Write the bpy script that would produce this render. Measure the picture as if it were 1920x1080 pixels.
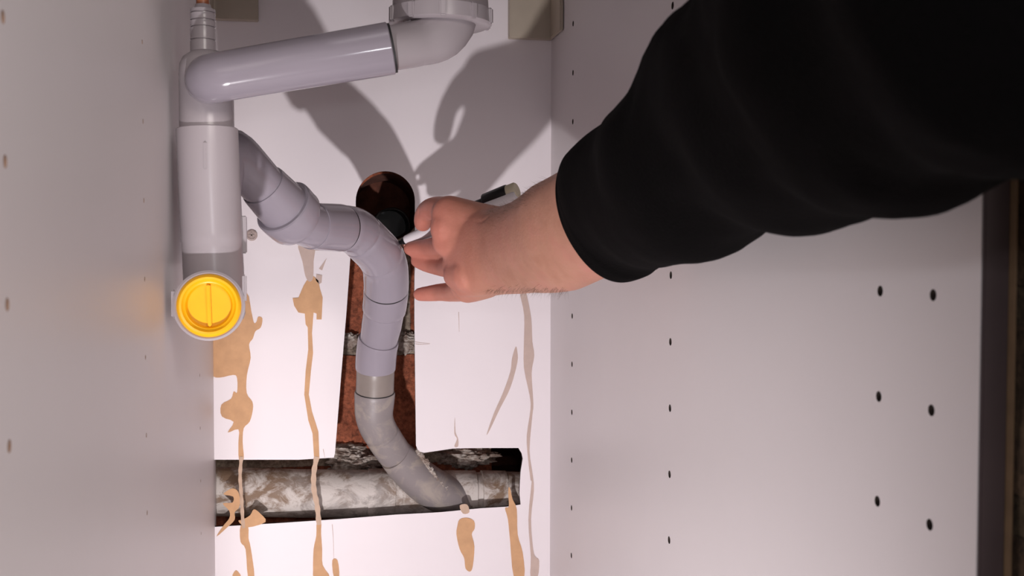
import bpy, bmesh, math, random
import numpy as np
from mathutils import Vector, Matrix, noise

random.seed(7)
sc = bpy.context.scene
COL = sc.collection
for o in list(bpy.data.objects):
    bpy.data.objects.remove(o)

# ------------------------------------------------------------------ camera
HC = 0.55                                   # camera height above the floor
K = 1.135e-3                                # calibration units -> metres
FPX, YAW, PITCH, ROLL = 2073.86, 0.1779, 0.0359, 0.0014
fwd = Vector((math.sin(YAW) * math.cos(PITCH), math.cos(YAW) * math.cos(PITCH), -math.sin(PITCH)))
rgt = Vector((math.cos(YAW), -math.sin(YAW), 0))
upv = rgt.cross(fwd)
R2 = rgt * math.cos(ROLL) + upv * math.sin(ROLL)
U2 = -rgt * math.sin(ROLL) + upv * math.cos(ROLL)
CAM = Vector((0, 0, HC))
cd = bpy.data.cameras.new('camera')
cam = bpy.data.objects.new('camera', cd)
COL.objects.link(cam)
m = Matrix((R2, U2, -fwd)).transposed().to_4x4()
m.translation = CAM
cam.matrix_world = m
cd.sensor_width = 36
cd.lens = FPX / 1920 * 36
cd.clip_start = 0.01
cd.dof.use_dof = True
cd.dof.focus_distance = 0.76
cd.dof.aperture_fstop = 24
sc.camera = cam

# ------------------------------------------------------------------ light
sc.view_settings.view_transform = 'Standard'
sc.view_settings.look = 'None'
sc.view_settings.gamma = 1
sc.view_settings.use_curve_mapping = False
sc.view_settings.exposure = 0.0
w = bpy.data.worlds.new('world')
sc.world = w
w.use_nodes = True
w.node_tree.nodes['Background'].inputs[0].default_value = (1.0, 0.88, 0.84, 1)
w.node_tree.nodes['Background'].inputs[1].default_value = 0.33


def area(name, loc, target, size, power, col):
    l = bpy.data.lights.new(name, 'AREA')
    l.shape = 'DISK'
    l.size = size
    l.energy = power
    l.color = col
    o = bpy.data.objects.new(name, l)
    COL.objects.link(o)
    o.location = loc
    o.rotation_euler = (Vector(target) - Vector(loc)).to_track_quat('-Z', 'Y').to_euler()
    return o


area('floor_work_lamp', (-0.074, 0.15, HC - 0.40), (0.02, 0.885, HC - 0.08), 0.02, 1.4, (1.0, 0.95, 0.97)).data.spread = math.radians(105)
area('added_side_fill', (0.55, -1.0, HC + 0.60), (0.0, 0.7, HC - 0.1), 0.7, 15, (1.0, 0.91, 0.86))  # added soft fill that brightens the left side panel
area('added_glint_left', (0.028, 0.0, HC + 0.045), (0.05, 0.885, HC), 0.006, 0.10, (0.95, 0.95, 1.0))  # small light added beside the lens for highlights on the pipes
area('added_glint_right', (0.052, 0.0, HC + 0.040), (0.05, 0.885, HC), 0.006, 0.10, (0.95, 0.95, 1.0))  # second added light, pairs the highlights on the pipe bends

# ------------------------------------------------------------------ pixel <-> place
YB = 780 * K                                # cabinet back panel
XR, XL = 168.58 * K, -67.59 * K             # side panels, inner faces
YF = 258 * K                                # front edge of the side panels


def ray(u, v):
    return fwd + R2 * ((u - 960) / FPX) + U2 * ((540 - v) / FPX)


def at(u, v, y):
    r = ray(u, v)
    return CAM + r * (y / r.y)


def px(p):                                  # pixels per metre at a point
    return FPX / ((p - CAM).dot(fwd))


def proj(p):
    d = (p - CAM)
    z = d.dot(fwd)
    return 960 + FPX * d.dot(R2) / z, 540 - FPX * d.dot(U2) / z


# ------------------------------------------------------------------ materials
def lin(c):
    c = c / 255
    return c / 12.92 if c <= 0.04045 else ((c + 0.055) / 1.055) ** 2.4


def rgb(r, g, b):
    return (lin(r), lin(g), lin(b), 1)


class NT:
    def __init__(s, name, rough=0.5):
        s.m = bpy.data.materials.new(name)
        s.m.use_nodes = True
        s.t = s.m.node_tree
        s.b = s.t.nodes['Principled BSDF']
        s.b.inputs['Roughness'].default_value = rough
        s.tc = s.t.nodes.new('ShaderNodeTexCoord')

    def n(s, ty, **kw):
        x = s.t.nodes.new(ty)
        for k, v in kw.items():
            if k in x.inputs:
                x.inputs[k].default_value = v
            else:
                setattr(x, k, v)
        return x

    def l(s, a, b):
        s.t.links.new(a, b)

    def noise(s, scale, detail=4, rough=0.55, dist=0.0, stretch=None):
        x = s.n('ShaderNodeTexNoise')
        x.inputs['Scale'].default_value = scale
        x.inputs['Detail'].default_value = detail
        x.inputs['Roughness'].default_value = rough
        x.inputs['Distortion'].default_value = dist
        if stretch:
            mp = s.n('ShaderNodeMapping')
            mp.inputs['Scale'].default_value = stretch
            s.l(s.tc.outputs['Object'], mp.inputs[0])
            s.l(mp.outputs[0], x.inputs['Vector'])
        else:
            s.l(s.tc.outputs['Object'], x.inputs['Vector'])
        return x

    def ramp(s, src, stops):
        r = s.n('ShaderNodeValToRGB')
        e = r.color_ramp.elements
        while len(e) < len(stops):
            e.new(0.5)
        for k, (p, c) in enumerate(stops):
            e[k].position = p
            e[k].color = c
        s.l(src, r.inputs[0])
        return r

    def mix(s, fac, a, b, ty='MIX'):
        x = s.n('ShaderNodeMix')
        x.data_type = 'RGBA'
        x.blend_type = ty
        for inp, val in ((x.inputs[0], fac), (x.inputs[6], a), (x.inputs[7], b)):
            if isinstance(val, (tuple, float, int)):
                inp.default_value = val
            else:
                s.l(val, inp)
        return x.outputs[2]

    def base(s, c):
        if isinstance(c, tuple):
            s.b.inputs['Base Color'].default_value = c
        else:
            s.l(c, s.b.inputs['Base Color'])
        return s

    def bump(s, src, strength, dist):
        b = s.n('ShaderNodeBump')
        b.inputs['Strength'].default_value = strength
        b.inputs['Distance'].default_value = dist
        s.l(src, b.inputs['Height'])
        s.l(b.outputs[0], s.b.inputs['Normal'])
        return s


def plain(name, c, rough=0.5, var=0.06, scale=40, bump=0.0, bscale=300, spec=None):
    t = NT(name, rough)
    nz = t.noise(scale, 3)
    d = tuple(max(0, x * (1 - var)) for x in c[:3]) + (1,)
    h = tuple(min(1, x * (1 + var)) for x in c[:3]) + (1,)
    t.base(t.ramp(nz.outputs[0], [(0.3, d), (0.7, h)]).outputs[0])
    if bump:
        t.bump(t.noise(bscale, 4).outputs[0], bump, 0.0006)
    if spec is not None:
        t.b.inputs['Specular IOR Level'].default_value = spec
    return t.m


M = {}
M['laminate'] = plain('white_laminate', rgb(217, 211, 212), 0.42, 0.02, 6, 0.04, 700)
M['back'] = plain('white_hardboard', rgb(234, 226, 229), 0.5, 0.015, 8, 0.05, 500)
M['board_core'] = plain('board_core', rgb(44, 33, 27), 0.9, 0.3, 300, 0.5)
M['hole_mark'] = plain('hole_mark', rgb(150, 122, 104), 0.9, 0.1, 200)
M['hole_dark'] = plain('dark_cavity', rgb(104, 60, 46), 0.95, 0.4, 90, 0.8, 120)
M['banding'] = plain('dark_edge_banding', rgb(62, 50, 52), 0.6, 0.08, 60)
M['tan'] = plain('peeled_tan_board', rgb(204, 160, 120), 0.85, 0.07, 120, 0.35, 600)
M['strand'] = plain('dried_glue', rgb(196, 168, 146), 0.7, 0.06, 150, 0.3, 500)
M['faint'] = plain('dried_drip', rgb(196, 174, 164), 0.7, 0.05, 150, 0.3, 500)
M['pvc'] = plain('grey_plastic_pipe', rgb(146, 139, 149), 0.12, 0.02, 25, 0.02, 90)
M['pvc2'] = plain('lighter_grey_plastic', rgb(164, 156, 160), 0.26, 0.025, 25, 0.02, 90)
M['seal'] = plain('black_rubber_seal', rgb(28, 26, 28), 0.6, 0.1)
M['yellow'] = plain('yellow_plastic', rgb(244, 180, 12), 0.33, 0.03, 60)
M['copper'] = plain('copper', rgb(150, 90, 60), 0.4, 0.2, 80)
M['bracket'] = plain('beige_plastic', rgb(178, 166, 150), 0.5, 0.05, 40)
M['steel'] = plain('brushed_steel', rgb(150, 148, 148), 0.35, 0.04, 50)
M['steel'].node_tree.nodes['Principled BSDF'].inputs['Metallic'].default_value = 0.9
M['screw'] = plain('screw_head', rgb(176, 158, 152), 0.45, 0.15, 300)
M['white_pen'] = plain('white_pen_plastic', rgb(228, 222, 226), 0.35, 0.02)
M['black_pen'] = plain('black_pen_plastic', rgb(16, 15, 17), 0.4, 0.1)
M['cream'] = plain('cream_pen_end', rgb(206, 196, 172), 0.5, 0.03)
M['worktop'] = plain('worktop', rgb(120, 110, 104), 0.5, 0.1, 60)
M['floor'] = plain('floor', rgb(120, 104, 92), 0.6, 0.1, 10)
M['black_pipe'] = plain('dark_pipe', rgb(20, 20, 19), 0.45, 0.2, 80)
M['hair'] = plain('arm_hair', rgb(92, 66, 50), 0.6, 0.1)
M['wood'] = plain('wood_strip', rgb(110, 88, 66), 0.6, 0.15, 90)
M['nail'] = plain('finger_nail', rgb(228, 170, 150), 0.3, 0.03)

# old pipe: grey plastic under splashes of plaster and rust coloured dirt
t = NT('old_pipe_with_plaster', 0.6)
n1 = t.noise(48, 9, 0.72, 0.5, (1, 1, 1.5))
n2 = t.noise(14, 5, 0.6, 0.6)
n3 = t.noise(160, 5, 0.6)
g = t.mix(t.ramp(n3.outputs[0], [(0.3, (0, 0, 0, 1)), (0.7, (1, 1, 1, 1))]).outputs[0], rgb(150, 140, 133), rgb(176, 168, 164))
g = t.mix(t.ramp(n2.outputs[0], [(0.46, (0, 0, 0, 1)), (0.6, (1, 1, 1, 1))]).outputs[0], g, rgb(136, 112, 92))
g = t.mix(t.ramp(n1.outputs[0], [(0.44, (0, 0, 0, 1)), (0.56, (0.95, 0.95, 0.95, 1))]).outputs[0], g, rgb(212, 204, 198))
t.base(g).bump(n1.outputs[0], 0.6, 0.002)
M['old_pipe'] = t.m

t = NT('weathered_pipe', 0.42)
n1 = t.noise(45, 7, 0.65, 0.8)
n2 = t.noise(300, 3)
g = t.mix(t.ramp(n1.outputs[0], [(0.5, (0, 0, 0, 1)), (0.64, (1, 1, 1, 1))]).outputs[0], rgb(136, 128, 128), rgb(158, 148, 140))
t.base(g).bump(n2.outputs[0], 0.12, 0.0006)
M['worn_pvc'] = t.m
M['old_grey'] = plain('dull_old_pipe', rgb(134, 124, 118), 0.38, 0.08, 60, 0.05)
t = NT('plaster_crust', 0.9)
n1 = t.noise(120, 7, 0.7, 0.4)
t.base(t.ramp(n1.outputs[0], [(0.36, rgb(110, 88, 76)), (0.5, rgb(160, 146, 136)), (0.64, rgb(206, 198, 190))]).outputs[0])
t.bump(n1.outputs[0], 0.8, 0.002)
M['mortar'] = t.m


def brick_mat(name, c1, c2, mc, bw, bh, off, xo, zo, xaxis=True):
    t = NT(name, 0.95)
    mp = t.n('ShaderNodeMapping')
    sep = t.n('ShaderNodeSeparateXYZ')
    cmb = t.n('ShaderNodeCombineXYZ')
    t.l(t.tc.outputs['Object'], sep.inputs[0])
    t.l(sep.outputs['X' if xaxis else 'Y'], cmb.inputs[0])
    t.l(sep.outputs['Z'], cmb.inputs[1])
    nz = t.noise(30, 4)
    sc_ = t.n('ShaderNodeVectorMath', operation='SCALE')
    sc_.inputs['Scale'].default_value = 0.008
    t.l(nz.outputs['Color'], sc_.inputs[0])
    ad = t.n('ShaderNodeVectorMath', operation='ADD')
    t.l(cmb.outputs[0], ad.inputs[0])
    t.l(sc_.outputs[0], ad.inputs[1])
    mp.inputs['Location'].default_value = (xo, zo, 0)
    t.l(ad.outputs[0], mp.inputs[0])
    b = t.n('ShaderNodeTexBrick')
    b.inputs['Scale'].default_value = 1
    b.inputs['Brick Width'].default_value = bw
    b.inputs['Row Height'].default_value = bh
    b.inputs['Mortar Size'].default_value = off
    b.inputs['Mortar Smooth'].default_value = 0.15
    b.inputs['Color1'].default_value = c1
    b.inputs['Color2'].default_value = c2
    b.inputs['Mortar'].default_value = mc
    t.l(mp.outputs[0], b.inputs['Vector'])
    n1 = t.noise(260, 6, 0.7)
    n2 = t.noise(45, 5, 0.6)
    g = t.mix(0.75, b.outputs['Color'], t.ramp(n1.outputs[0], [(0.32, (0.25, 0.2, 0.18, 1)), (0.62, (1.5, 1.42, 1.35, 1))]).outputs[0], 'MULTIPLY')
    g = t.mix(0.6, g, t.ramp(n2.outputs[0], [(0.35, (0.35, 0.3, 0.3, 1)), (0.6, (1.1, 1.1, 1.1, 1))]).outputs[0], 'MULTIPLY')
    t.base(g)
    mx = t.n('ShaderNodeMath', operation='SUBTRACT')
    t.l(n1.outputs[0], mx.inputs[0])
    t.l(b.outputs['Fac'], mx.inputs[1])
    t.bump(mx.outputs[0], 0.9, 0.003)
    return t.m


# skin: warm tone, redder in blotches, fine creases
t = NT('skin', 0.5)
n1 = t.noise(28, 4, 0.6)
n2 = t.noise(500, 4, 0.6, 0, (1, 1, 1))
n3 = t.noise(90, 3, 0.5)
g = t.ramp(n1.outputs[0], [(0.3, rgb(164, 112, 90)), (0.5, rgb(180, 130, 108)), (0.7, rgb(186, 126, 110))]).outputs[0]
sx_ = t.n('ShaderNodeSeparateXYZ')
t.l(t.tc.outputs['Object'], sx_.inputs[0])
g = t.mix(t.ramp(sx_.outputs['X'], [(0.075, (1, 1, 1, 1)), (0.115, (0, 0, 0, 1))]).outputs[0], g, rgb(196, 124, 108))
g = t.mix(0.25, g, t.ramp(n3.outputs[0], [(0.35, (0.75, 0.65, 0.62, 1)), (0.6, (1, 1, 1, 1))]).outputs[0], 'MULTIPLY')
t.base(g).bump(n2.outputs[0], 0.25, 0.0008)
t.b.inputs['Subsurface Weight'].default_value = 0.12
t.b.inputs['Subsurface Radius'].default_value = (0.006, 0.002, 0.001)
t.b.inputs['Subsurface Scale'].default_value = 0.5
M['skin'] = t.m

t = NT('black_cotton', 0.92)
n1 = t.noise(900, 3)
t.base(t.ramp(n1.outputs[0], [(0.3, rgb(2, 2, 2)), (0.7, rgb(7, 5, 6))]).outputs[0]).bump(n1.outputs[0], 0.4, 0.0008)
t.b.inputs['Specular IOR Level'].default_value = 0.06
M['cloth'] = t.m


# ------------------------------------------------------------------ mesh helpers
def sharp(bm, deg=38):
    bm.normal_update()
    for e in bm.edges:
        if len(e.link_faces) == 2 and e.calc_face_angle(0) > math.radians(deg):
            e.smooth = False
    for f in bm.faces:
        f.smooth = True


def obj(name, bm, mat, parent=None, smooth=True, deg=38):
    bmesh.ops.recalc_face_normals(bm, faces=bm.faces)
    if smooth:
        sharp(bm, deg)
    me = bpy.data.meshes.new(name)
    bm.to_mesh(me)
    bm.free()
    for mm in (mat if isinstance(mat, (list, tuple)) else [mat]):
        me.materials.append(mm)
    o = bpy.data.objects.new(name, me)
    COL.objects.link(o)
    if parent:
        o.parent = parent
        o.matrix_parent_inverse = parent.matrix_basis.inverted()
    return o


def empty(name, loc, label, cat, group=None):
    o = bpy.data.objects.new(name, None)
    o.empty_display_size = 0.02
    COL.objects.link(o)
    o.location = loc
    o['label'] = label
    o['category'] = cat
    if group:
        o['group'] = group
    return o


def tag(o, label, cat, group=None):
    o['label'] = label
    o['category'] = cat
    if group:
        o['group'] = group
    return o


def struct(o):
    o['kind'] = 'structure'
    return o


def box(bm, a, b, bevel=0.0):
    a, b = Vector(a), Vector(b)
    r = bmesh.ops.create_cube(bm, size=1)
    for v in r['verts']:
        v.co = Vector(((a[i] + b[i]) / 2 + v.co[i] * (b[i] - a[i]) for i in range(3)))
    if bevel:
        es = list({e for v in r['verts'] for e in v.link_edges})
        bmesh.ops.bevel(bm, geom=es, offset=bevel, segments=2, affect='EDGES')


class Path:
    """dense polyline through control points with rounded corners"""

    def __init__(s, pts, fillet=0.35, n=10):
        P = [Vector(p) for p in pts]
        out = [P[0]]
        for i in range(1, len(P) - 1):
            a, b, c = P[i - 1], P[i], P[i + 1]
            p0 = b.lerp(a, fillet)
            p2 = b.lerp(c, fillet)
            for k in range(n + 1):
                q = k / n
                out.append(p0 * (1 - q) ** 2 + b * 2 * q * (1 - q) + p2 * q * q)
        out.append(P[-1])
        s.P = [out[0]]
        for p in out[1:]:
            if (p - s.P[-1]).length > 1e-6:
                s.P.append(p)
        s.S = [0.0]
        for a, b in zip(s.P, s.P[1:]):
            s.S.append(s.S[-1] + (b - a).length)
        s.L = s.S[-1]
        s.T = []
        for i in range(len(s.P)):
            a = s.P[max(i - 1, 0)]
            b = s.P[min(i + 1, len(s.P) - 1)]
            s.T.append((b - a).normalized())

    def pos(s, q):
        q = min(max(q, 0), s.L)
        for i in range(len(s.S) - 1):
            if q <= s.S[i + 1] + 1e-12:
                t_ = (q - s.S[i]) / (s.S[i + 1] - s.S[i])
                return s.P[i].lerp(s.P[i + 1], t_), s.T[i].lerp(s.T[i + 1], t_).normalized()
        return s.P[-1], s.T[-1]

    def near(s, u, v):
        best = (1e9, 0)
        for i in range(600):
            q = s.L * i / 599
            x, y = proj(s.pos(q)[0])
            d = (x - u) ** 2 + (y - v) ** 2
            if d < best[0]:
                best = (d, q)
        return best[1]


def rings_mesh(bm, rings, close=True):
    vs = [[bm.verts.new(p) for p in r] for r in rings]
    n = len(rings[0])
    for a, b in zip(vs, vs[1:]):
        for k in range(n):
            bm.faces.new((a[k], a[(k + 1) % n], b[(k + 1) % n], b[k]))
    if close:
        bm.faces.new(list(reversed(vs[0])))
        bm.faces.new(vs[-1])
    return vs


def frame(tan, ref):
    x = ref - tan * ref.dot(tan)
    if x.length < 1e-5:
        x = tan.orthogonal()
    x.normalize()
    return x, tan.cross(x)


def sweep(bm, path, prof, seg=48, step=0.004, hollow=0.0):
    """prof: (s, r) stations along the path; r is interpolated between them"""
    st = []
    for (s0, r0), (s1, r1) in zip(prof, prof[1:]):
        st.append((s0, r0))
        k = int(abs(s1 - s0) / step)
        for i in range(1, k + 1):
            q = i / (k + 1)
            st.append((s0 + (s1 - s0) * q, r0 + (r1 - r0) * q))
    st.append(prof[-1])
    ref = None
    rings = []
    for q, r in st:
        p, tn = path.pos(q)
        if ref is None:
            ref = tn.orthogonal()
        x, y = frame(tn, ref)
        ref = x
        rings.append([p + (x * math.cos(a) + y * math.sin(a)) * r for a in [2 * math.pi * k / seg for k in range(seg)]])
    if hollow:
        p, tn = path.pos(st[-1][0])
        for d, rr in ((0, hollow), (-0.02, hollow)):
            rings.append([p + tn * d + (v_ - p).normalized() * rr for v_ in rings[-1 if d == 0 else -1]] if d == 0 else
                         [v_ - tn * 0.02 for v_ in rings[-1]])
    rings_mesh(bm, rings)


def lathe(bm, c, axis, prof, seg=48, ref=None):
    """prof: (along axis, r)"""
    axis = Vector(axis).normalized()
    x, y = frame(axis, ref or axis.orthogonal())
    rings = [[Vector(c) + axis * h + (x * math.cos(a) + y * math.sin(a)) * max(r, 1e-5) for a in [2 * math.pi * k / seg for k in range(seg)]] for h, r in prof]
    rings_mesh(bm, rings)


def bake(o):
    dg = bpy.context.evaluated_depsgraph_get()
    me = bpy.data.meshes.new_from_object(o.evaluated_get(dg))
    old = o.data
    o.modifiers.clear()
    o.data = me
    bpy.data.meshes.remove(old)


def cut(o, cutter_bm, mat=None):
    bmesh.ops.recalc_face_normals(cutter_bm, faces=cutter_bm.faces)
    me = bpy.data.meshes.new('cut')
    cutter_bm.to_mesh(me)
    cutter_bm.free()
    if mat:
        me.materials.append(mat)
    c = bpy.data.objects.new('cut', me)
    COL.objects.link(c)
    b = o.modifiers.new('b', 'BOOLEAN')
    b.operation = 'DIFFERENCE'
    b.solver = 'EXACT'
    b.object = c
    if mat:
        b.material_mode = 'TRANSFER'
    bpy.context.view_layer.update()
    bake(o)
    bpy.data.objects.remove(c)


# ------------------------------------------------------------------ brick walls of the house
ZT = HC + 0.30
YW = 0.945                                                     # face of the brick wall behind the cabinet
zb = at(700, 642, YW).z
row = zb - at(700, 850, YW).z
xb = at(700, 642, YW).x
M['brick'] = brick_mat('red_brick', rgb(174, 102, 74), rgb(150, 84, 62), rgb(178, 166, 150), 0.2, row, 0.0065, -xb + 0.07, -zb, True)
M['brick_side'] = brick_mat('brown_brick', rgb(104, 84, 66), rgb(84, 66, 50), rgb(92, 78, 60), 0.2, 0.062, 0.006, 0.03, 0.02, False)


def rough_grid(x0, x1, z0, z1, nx, nz, f):
    bm = bmesh.new()
    g = [[bm.verts.new(f(x0 + (x1 - x0) * i / nx, z0 + (z1 - z0) * j / nz)) for i in range(nx + 1)] for j in range(nz + 1)]
    for j in range(nz):
        for i in range(nx):
            bm.faces.new((g[j][i], g[j][i + 1], g[j + 1][i + 1], g[j + 1][i]))
    ext = bmesh.ops.extrude_face_region(bm, geom=list(bm.faces))
    return bm, [v for v in ext['geom'] if isinstance(v, bmesh.types.BMVert)]


def f(x, z):
    d = 0.004 * noise.fractal(Vector((x * 45, z * 45, 1)), 0.6, 2.0, 5)
    k = ((z - zb) / row)
    k = abs(k - round(k)) * row
    if k < 0.007:
        d += 0.005 * (1 - k / 0.007)
    return Vector((x, YW + d, z))


bm, ex = rough_grid(-0.13, 0.26, 0.0, ZT + 0.25, 150, 330, f)
for v in ex:
    v.co.y = YW + 0.14
wb = struct(obj('wall_back', bm, [M['brick'], M['board_core']], deg=80))
c = bmesh.new()
hc_ = at(728, 388, YW)
lathe(c, hc_ - Vector((0, 0.03, 0)), (0, 1, 0), [(0, 0.0295), (0.11, 0.026)], 40)
cut(wb, c, M['hole_dark'])
c = bmesh.new()
h2 = at(958, 872, YW)
box(c, h2 - Vector((0.017, 0.03, 0.02)), h2 + Vector((0.03, 0.10, 0.022)))
cut(wb, c, M['hole_dark'])


def f(y, z):
    return Vector((XR + 0.0125 + 0.0022 * noise.fractal(Vector((y * 40, z * 40, 3)), 0.6, 2.0, 4), y, z))


bm, ex = rough_grid(0.245, 1.085, 0.0, ZT + 0.25, 300, 130, f)
for v in ex:
    v.co.x = XR + 0.12
struct(obj('wall_right', bm, M['brick_side'], deg=80))
bm = bmesh.new()
box(bm, (-1.3, -1.6, -0.05), (0.3, 1.1, 0.0))
struct(obj('floor', bm, M['floor']))

# rubble of mortar stuck on the brick wall
def lump(name, u, v, y, sx, sy, sz, seed, parent, mat):
    bm = bmesh.new()
    bmesh.ops.create_icosphere(bm, subdivisions=5, radius=1)
    cpos = at(u, v, y)
    for q in bm.verts:
        n = q.co.normalized()
        d = 1 + 0.35 * noise.fractal(n * 2.2 + Vector((seed, 0, 0)), 0.55, 2.1, 6)
        q.co = cpos + Vector((n.x * sx * d, n.y * sy * d, n.z * sz * d))
    return obj(name, bm, mat, parent, deg=70)


lump('mortar_lump', 668, 868, 0.945, 0.023, 0.016, 0.010, 1.3, wb, M['mortar'])
lump('mortar_lump', 640, 846, 0.945, 0.020, 0.010, 0.006, 4.3, wb, M['mortar'])
lump('mortar_lump', 875, 858, 0.948, 0.024, 0.012, 0.0085, 7.7, wb, M['mortar'])
lump('mortar_lump', 764, 642, 0.942, 0.011, 0.006, 0.008, 2.7, wb, M['mortar'])
lump('mortar_lump', 655, 638, 0.944, 0.008, 0.005, 0.006, 9.7, wb, M['mortar'])

# ------------------------------------------------------------------ the cabinet
CB = 0.10                                                      # underside of the cabinet
cab = empty('sink_cabinet', ((XL + XR) / 2, (YB + YF) / 2, CB), 'open white laminate sink cabinet with rows of drilled pin holes and a stained cut-out back', 'cabinet')


def plate(name, poly, y0, th, mat, parent, deg=30):
    """poly in pixels of the photograph laid on the plane y = y0, with thickness towards +y"""
    bm = bmesh.new()
    vs = [bm.verts.new(at(u, v, y0) if not isinstance(u, Vector) else u) for u, v in poly]
    fc = bm.faces.new(vs)
    e = bmesh.ops.extrude_face_region(bm, geom=[fc])
    for v in e['geom']:
        if isinstance(v, bmesh.types.BMVert):
            v.co.y += th
    bmesh.ops.triangulate(bm, faces=[q for q in bm.faces if len(q.verts) > 4])
    return obj(name, bm, mat, parent, smooth=False)


def smooth_poly(P, n=3):
    out = []
    k = len(P)
    for i in range(k):
        p0, p1, p2, p3 = [P[(i + j - 1) % k] for j in range(4)]
        for q in range(n):
            t_ = q / n
            out.append(tuple(0.5 * ((2 * p1[a]) + (-p0[a] + p2[a]) * t_ + (2 * p0[a] - 5 * p1[a] + 4 * p2[a] - p3[a]) * t_ * t_ + (-p0[a] + 3 * p1[a] - 3 * p2[a] + p3[a]) * t_ ** 3) for a in (0, 1)))
    return out


# back panel outline: cut-outs for the pipes are open to the left side
cutp = [(399, 862), (470, 862), (560, 862), (626, 858), (628, 850), (640, 700), (650, 580), (657, 480), (661, 430), (667, 392)]
for k in range(0, 25):
    a = math.pi - math.pi * k / 24
    cutp.append((722.5 + 55.5 * math.cos(a), 377 - 56 * math.sin(a)))
cutp += [(778, 420), (777, 540), (777, 600), (779, 760), (780, 835), (784, 846), (795, 849), (850, 841), (900, 840), (972, 840),
         (978, 850), (980, 860), (976, 885), (975, 900), (974, 925), (976, 946), (950, 950), (900, 953), (830, 960), (815, 961), (740, 965), (640, 973), (520, 981), (402, 988)]
pts = [Vector((p.x, YB, p.z)) for p in [at(u, v, YB) for u, v in cutp]]
pts[0].x = XL - 0.001
pts[-1].x = XL - 0.001
outl = [Vector((XL - 0.001, YB, ZT))] + pts + [Vector((XL - 0.001, YB, CB)), Vector((XR + 0.001, YB, CB)), Vector((XR + 0.001, YB, ZT))]
bm = bmesh.new()
fc = bm.faces.new([bm.verts.new(p) for p in outl])
e = bmesh.ops.extrude_face_region(bm, geom=[fc])
for v in e['geom']:
    if isinstance(v, bmesh.types.BMVert):
        v.co.y += 0.0032
bm.normal_update()
for q in bm.faces:
    if len(q.verts) == 4:
        q.material_index = 1
bmesh.ops.triangulate(bm, faces=[q for q in bm.faces if len(q.verts) > 4])
back = obj('back_panel', bm, [M['back'], M['board_core']], cab, smooth=False)

TH = 0.0082


def side(name, x0, x1, holes, y0=YF, core='board_core'):
    bm = bmesh.new()
    box(bm, (x0, y0, CB), (x1, YB + 0.012, ZT))
    o = obj(name, bm, [M['laminate'], M['board_core']], cab, smooth=False)
    inner = x0 if x0 > 0 else x1
    sg = 1 if x0 > 0 else -1
    c = bmesh.new()
    for (y, z, r, dep) in holes:
        lathe(c, (inner - sg * 0.004, y, z), (sg, 0, 0), [(0, r), (0.004 + dep, r)], 14)
    cut(o, c, M[core])
    return o


Z0 = HC - 44.76 * K
P32 = 32 * K
hr = []
for yy, r in ((712.4, 0.0021), (507.8, 0.0021), (309, 0.0019), (280, 0.0019)):
    for k in range(-6, 9):
        if CB + 0.02 < Z0 - k * P32 < ZT - 0.01:
            hr.append((yy * K, Z0 - k * P32, r, 0.006))
rp = side('side_panel', XR, XR + TH, hr)
hl = []
for yy, r, dep in ((687, 0.0012, 0.0008), (470, 0.0012, 0.0008), (264, 0.0018, 0.0006)):
    for k in range(-6, 9):
        if CB + 0.02 < Z0 - k * P32 < ZT - 0.01:
            hl.append((yy * K, Z0 - k * P32, r, dep))
lp = side('side_panel', XL - TH, XL, hl, YF - 0.03, 'hole_mark')
bm = bmesh.new()
box(bm, (XR + 0.0002, YF - 0.0015, CB), (XR + TH, YF, ZT), 0.0004)
obj('edge_band', bm, M['banding'], rp)['label'] = 'dark front edge'
bm = bmesh.new()
box(bm, (XR + TH, YF - 0.004, CB), (XR + TH + 0.0007, YF + 0.03, ZT))
obj('wood_strip', bm, M['wood'], rp)['label'] = 'thin pale strip beside the dark edge'
bm = bmesh.new()
box(bm, (XL - TH, YF - 0.03, CB), (XR + TH, YB + 0.012, CB + 0.014))
# bottom shelf sits between the sides
bm.free()
bm = bmesh.new()
box(bm, (XL + 0.0003, YF - 0.002, CB), (XR - 0.0003, YB - 0.0003, CB + 0.014))
obj('bottom_panel', bm, M['laminate'], cab, smooth=False)

# L shaped hanging brackets in both upper corners
for sx, u0, v0, xin, dep, lab in ((1, 952, 74, XR, 0.046, 'beige bracket in the right corner'), (-1, 485, 42, XL, 0.046, 'beige bracket in the left corner')):
    a = at(u0, v0, YB)
    bm = bmesh.new()
    x0, x1 = sorted((a.x, xin - sx * 0.0004))
    box(bm, (x0, YB - 0.0100, a.z), (x1, YB - 0.0003, a.z + 0.085), 0.0006)
    x0, x1 = sorted((xin - sx * 0.0004, xin - sx * 0.0032))
    box(bm, (x0, YB - dep, a.z), (x1, YB - 0.0095, a.z + 0.085), 0.0006)
    br = obj('corner_bracket', bm, M['bracket'], cab)
    br['label'] = lab

# peeled patches, drips and strands of dried glue on the back panel
A = [(430, 560), (462, 548), (471, 583), (476, 605), (481, 603), (484, 594), (492, 597), (489, 614), (479, 621), (474, 635), (467, 646), (470, 671), (463, 703), (462.5, 737),
     (473, 753), (474, 769), (468, 791), (457, 803), (455, 830), (457, 861), (448, 861), (447, 830), (447, 805), (427, 811), (438, 791), (416, 781), (415, 759), (433, 748), (438, 734),
     (444.5, 736), (444.5, 709), (437, 703), (411, 708), (397.5, 699), (397.5, 640), (397.5, 600)]
B = [(575, 526), (569, 536), (559.5, 558), (548.5, 559), (551.6, 573.5), (559.5, 586), (571.5, 588), (573, 608), (577, 614), (578, 655), (573, 696), (570.5, 740), (578, 788),
     (586, 813), (589, 861), (599, 861), (597, 810), (585, 772), (579, 740), (583, 696), (587, 662), (585, 624), (588, 586), (593.5, 588), (593.5, 599), (603, 599), (605, 558), (600, 542), (597, 526), (588, 518)]
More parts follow.
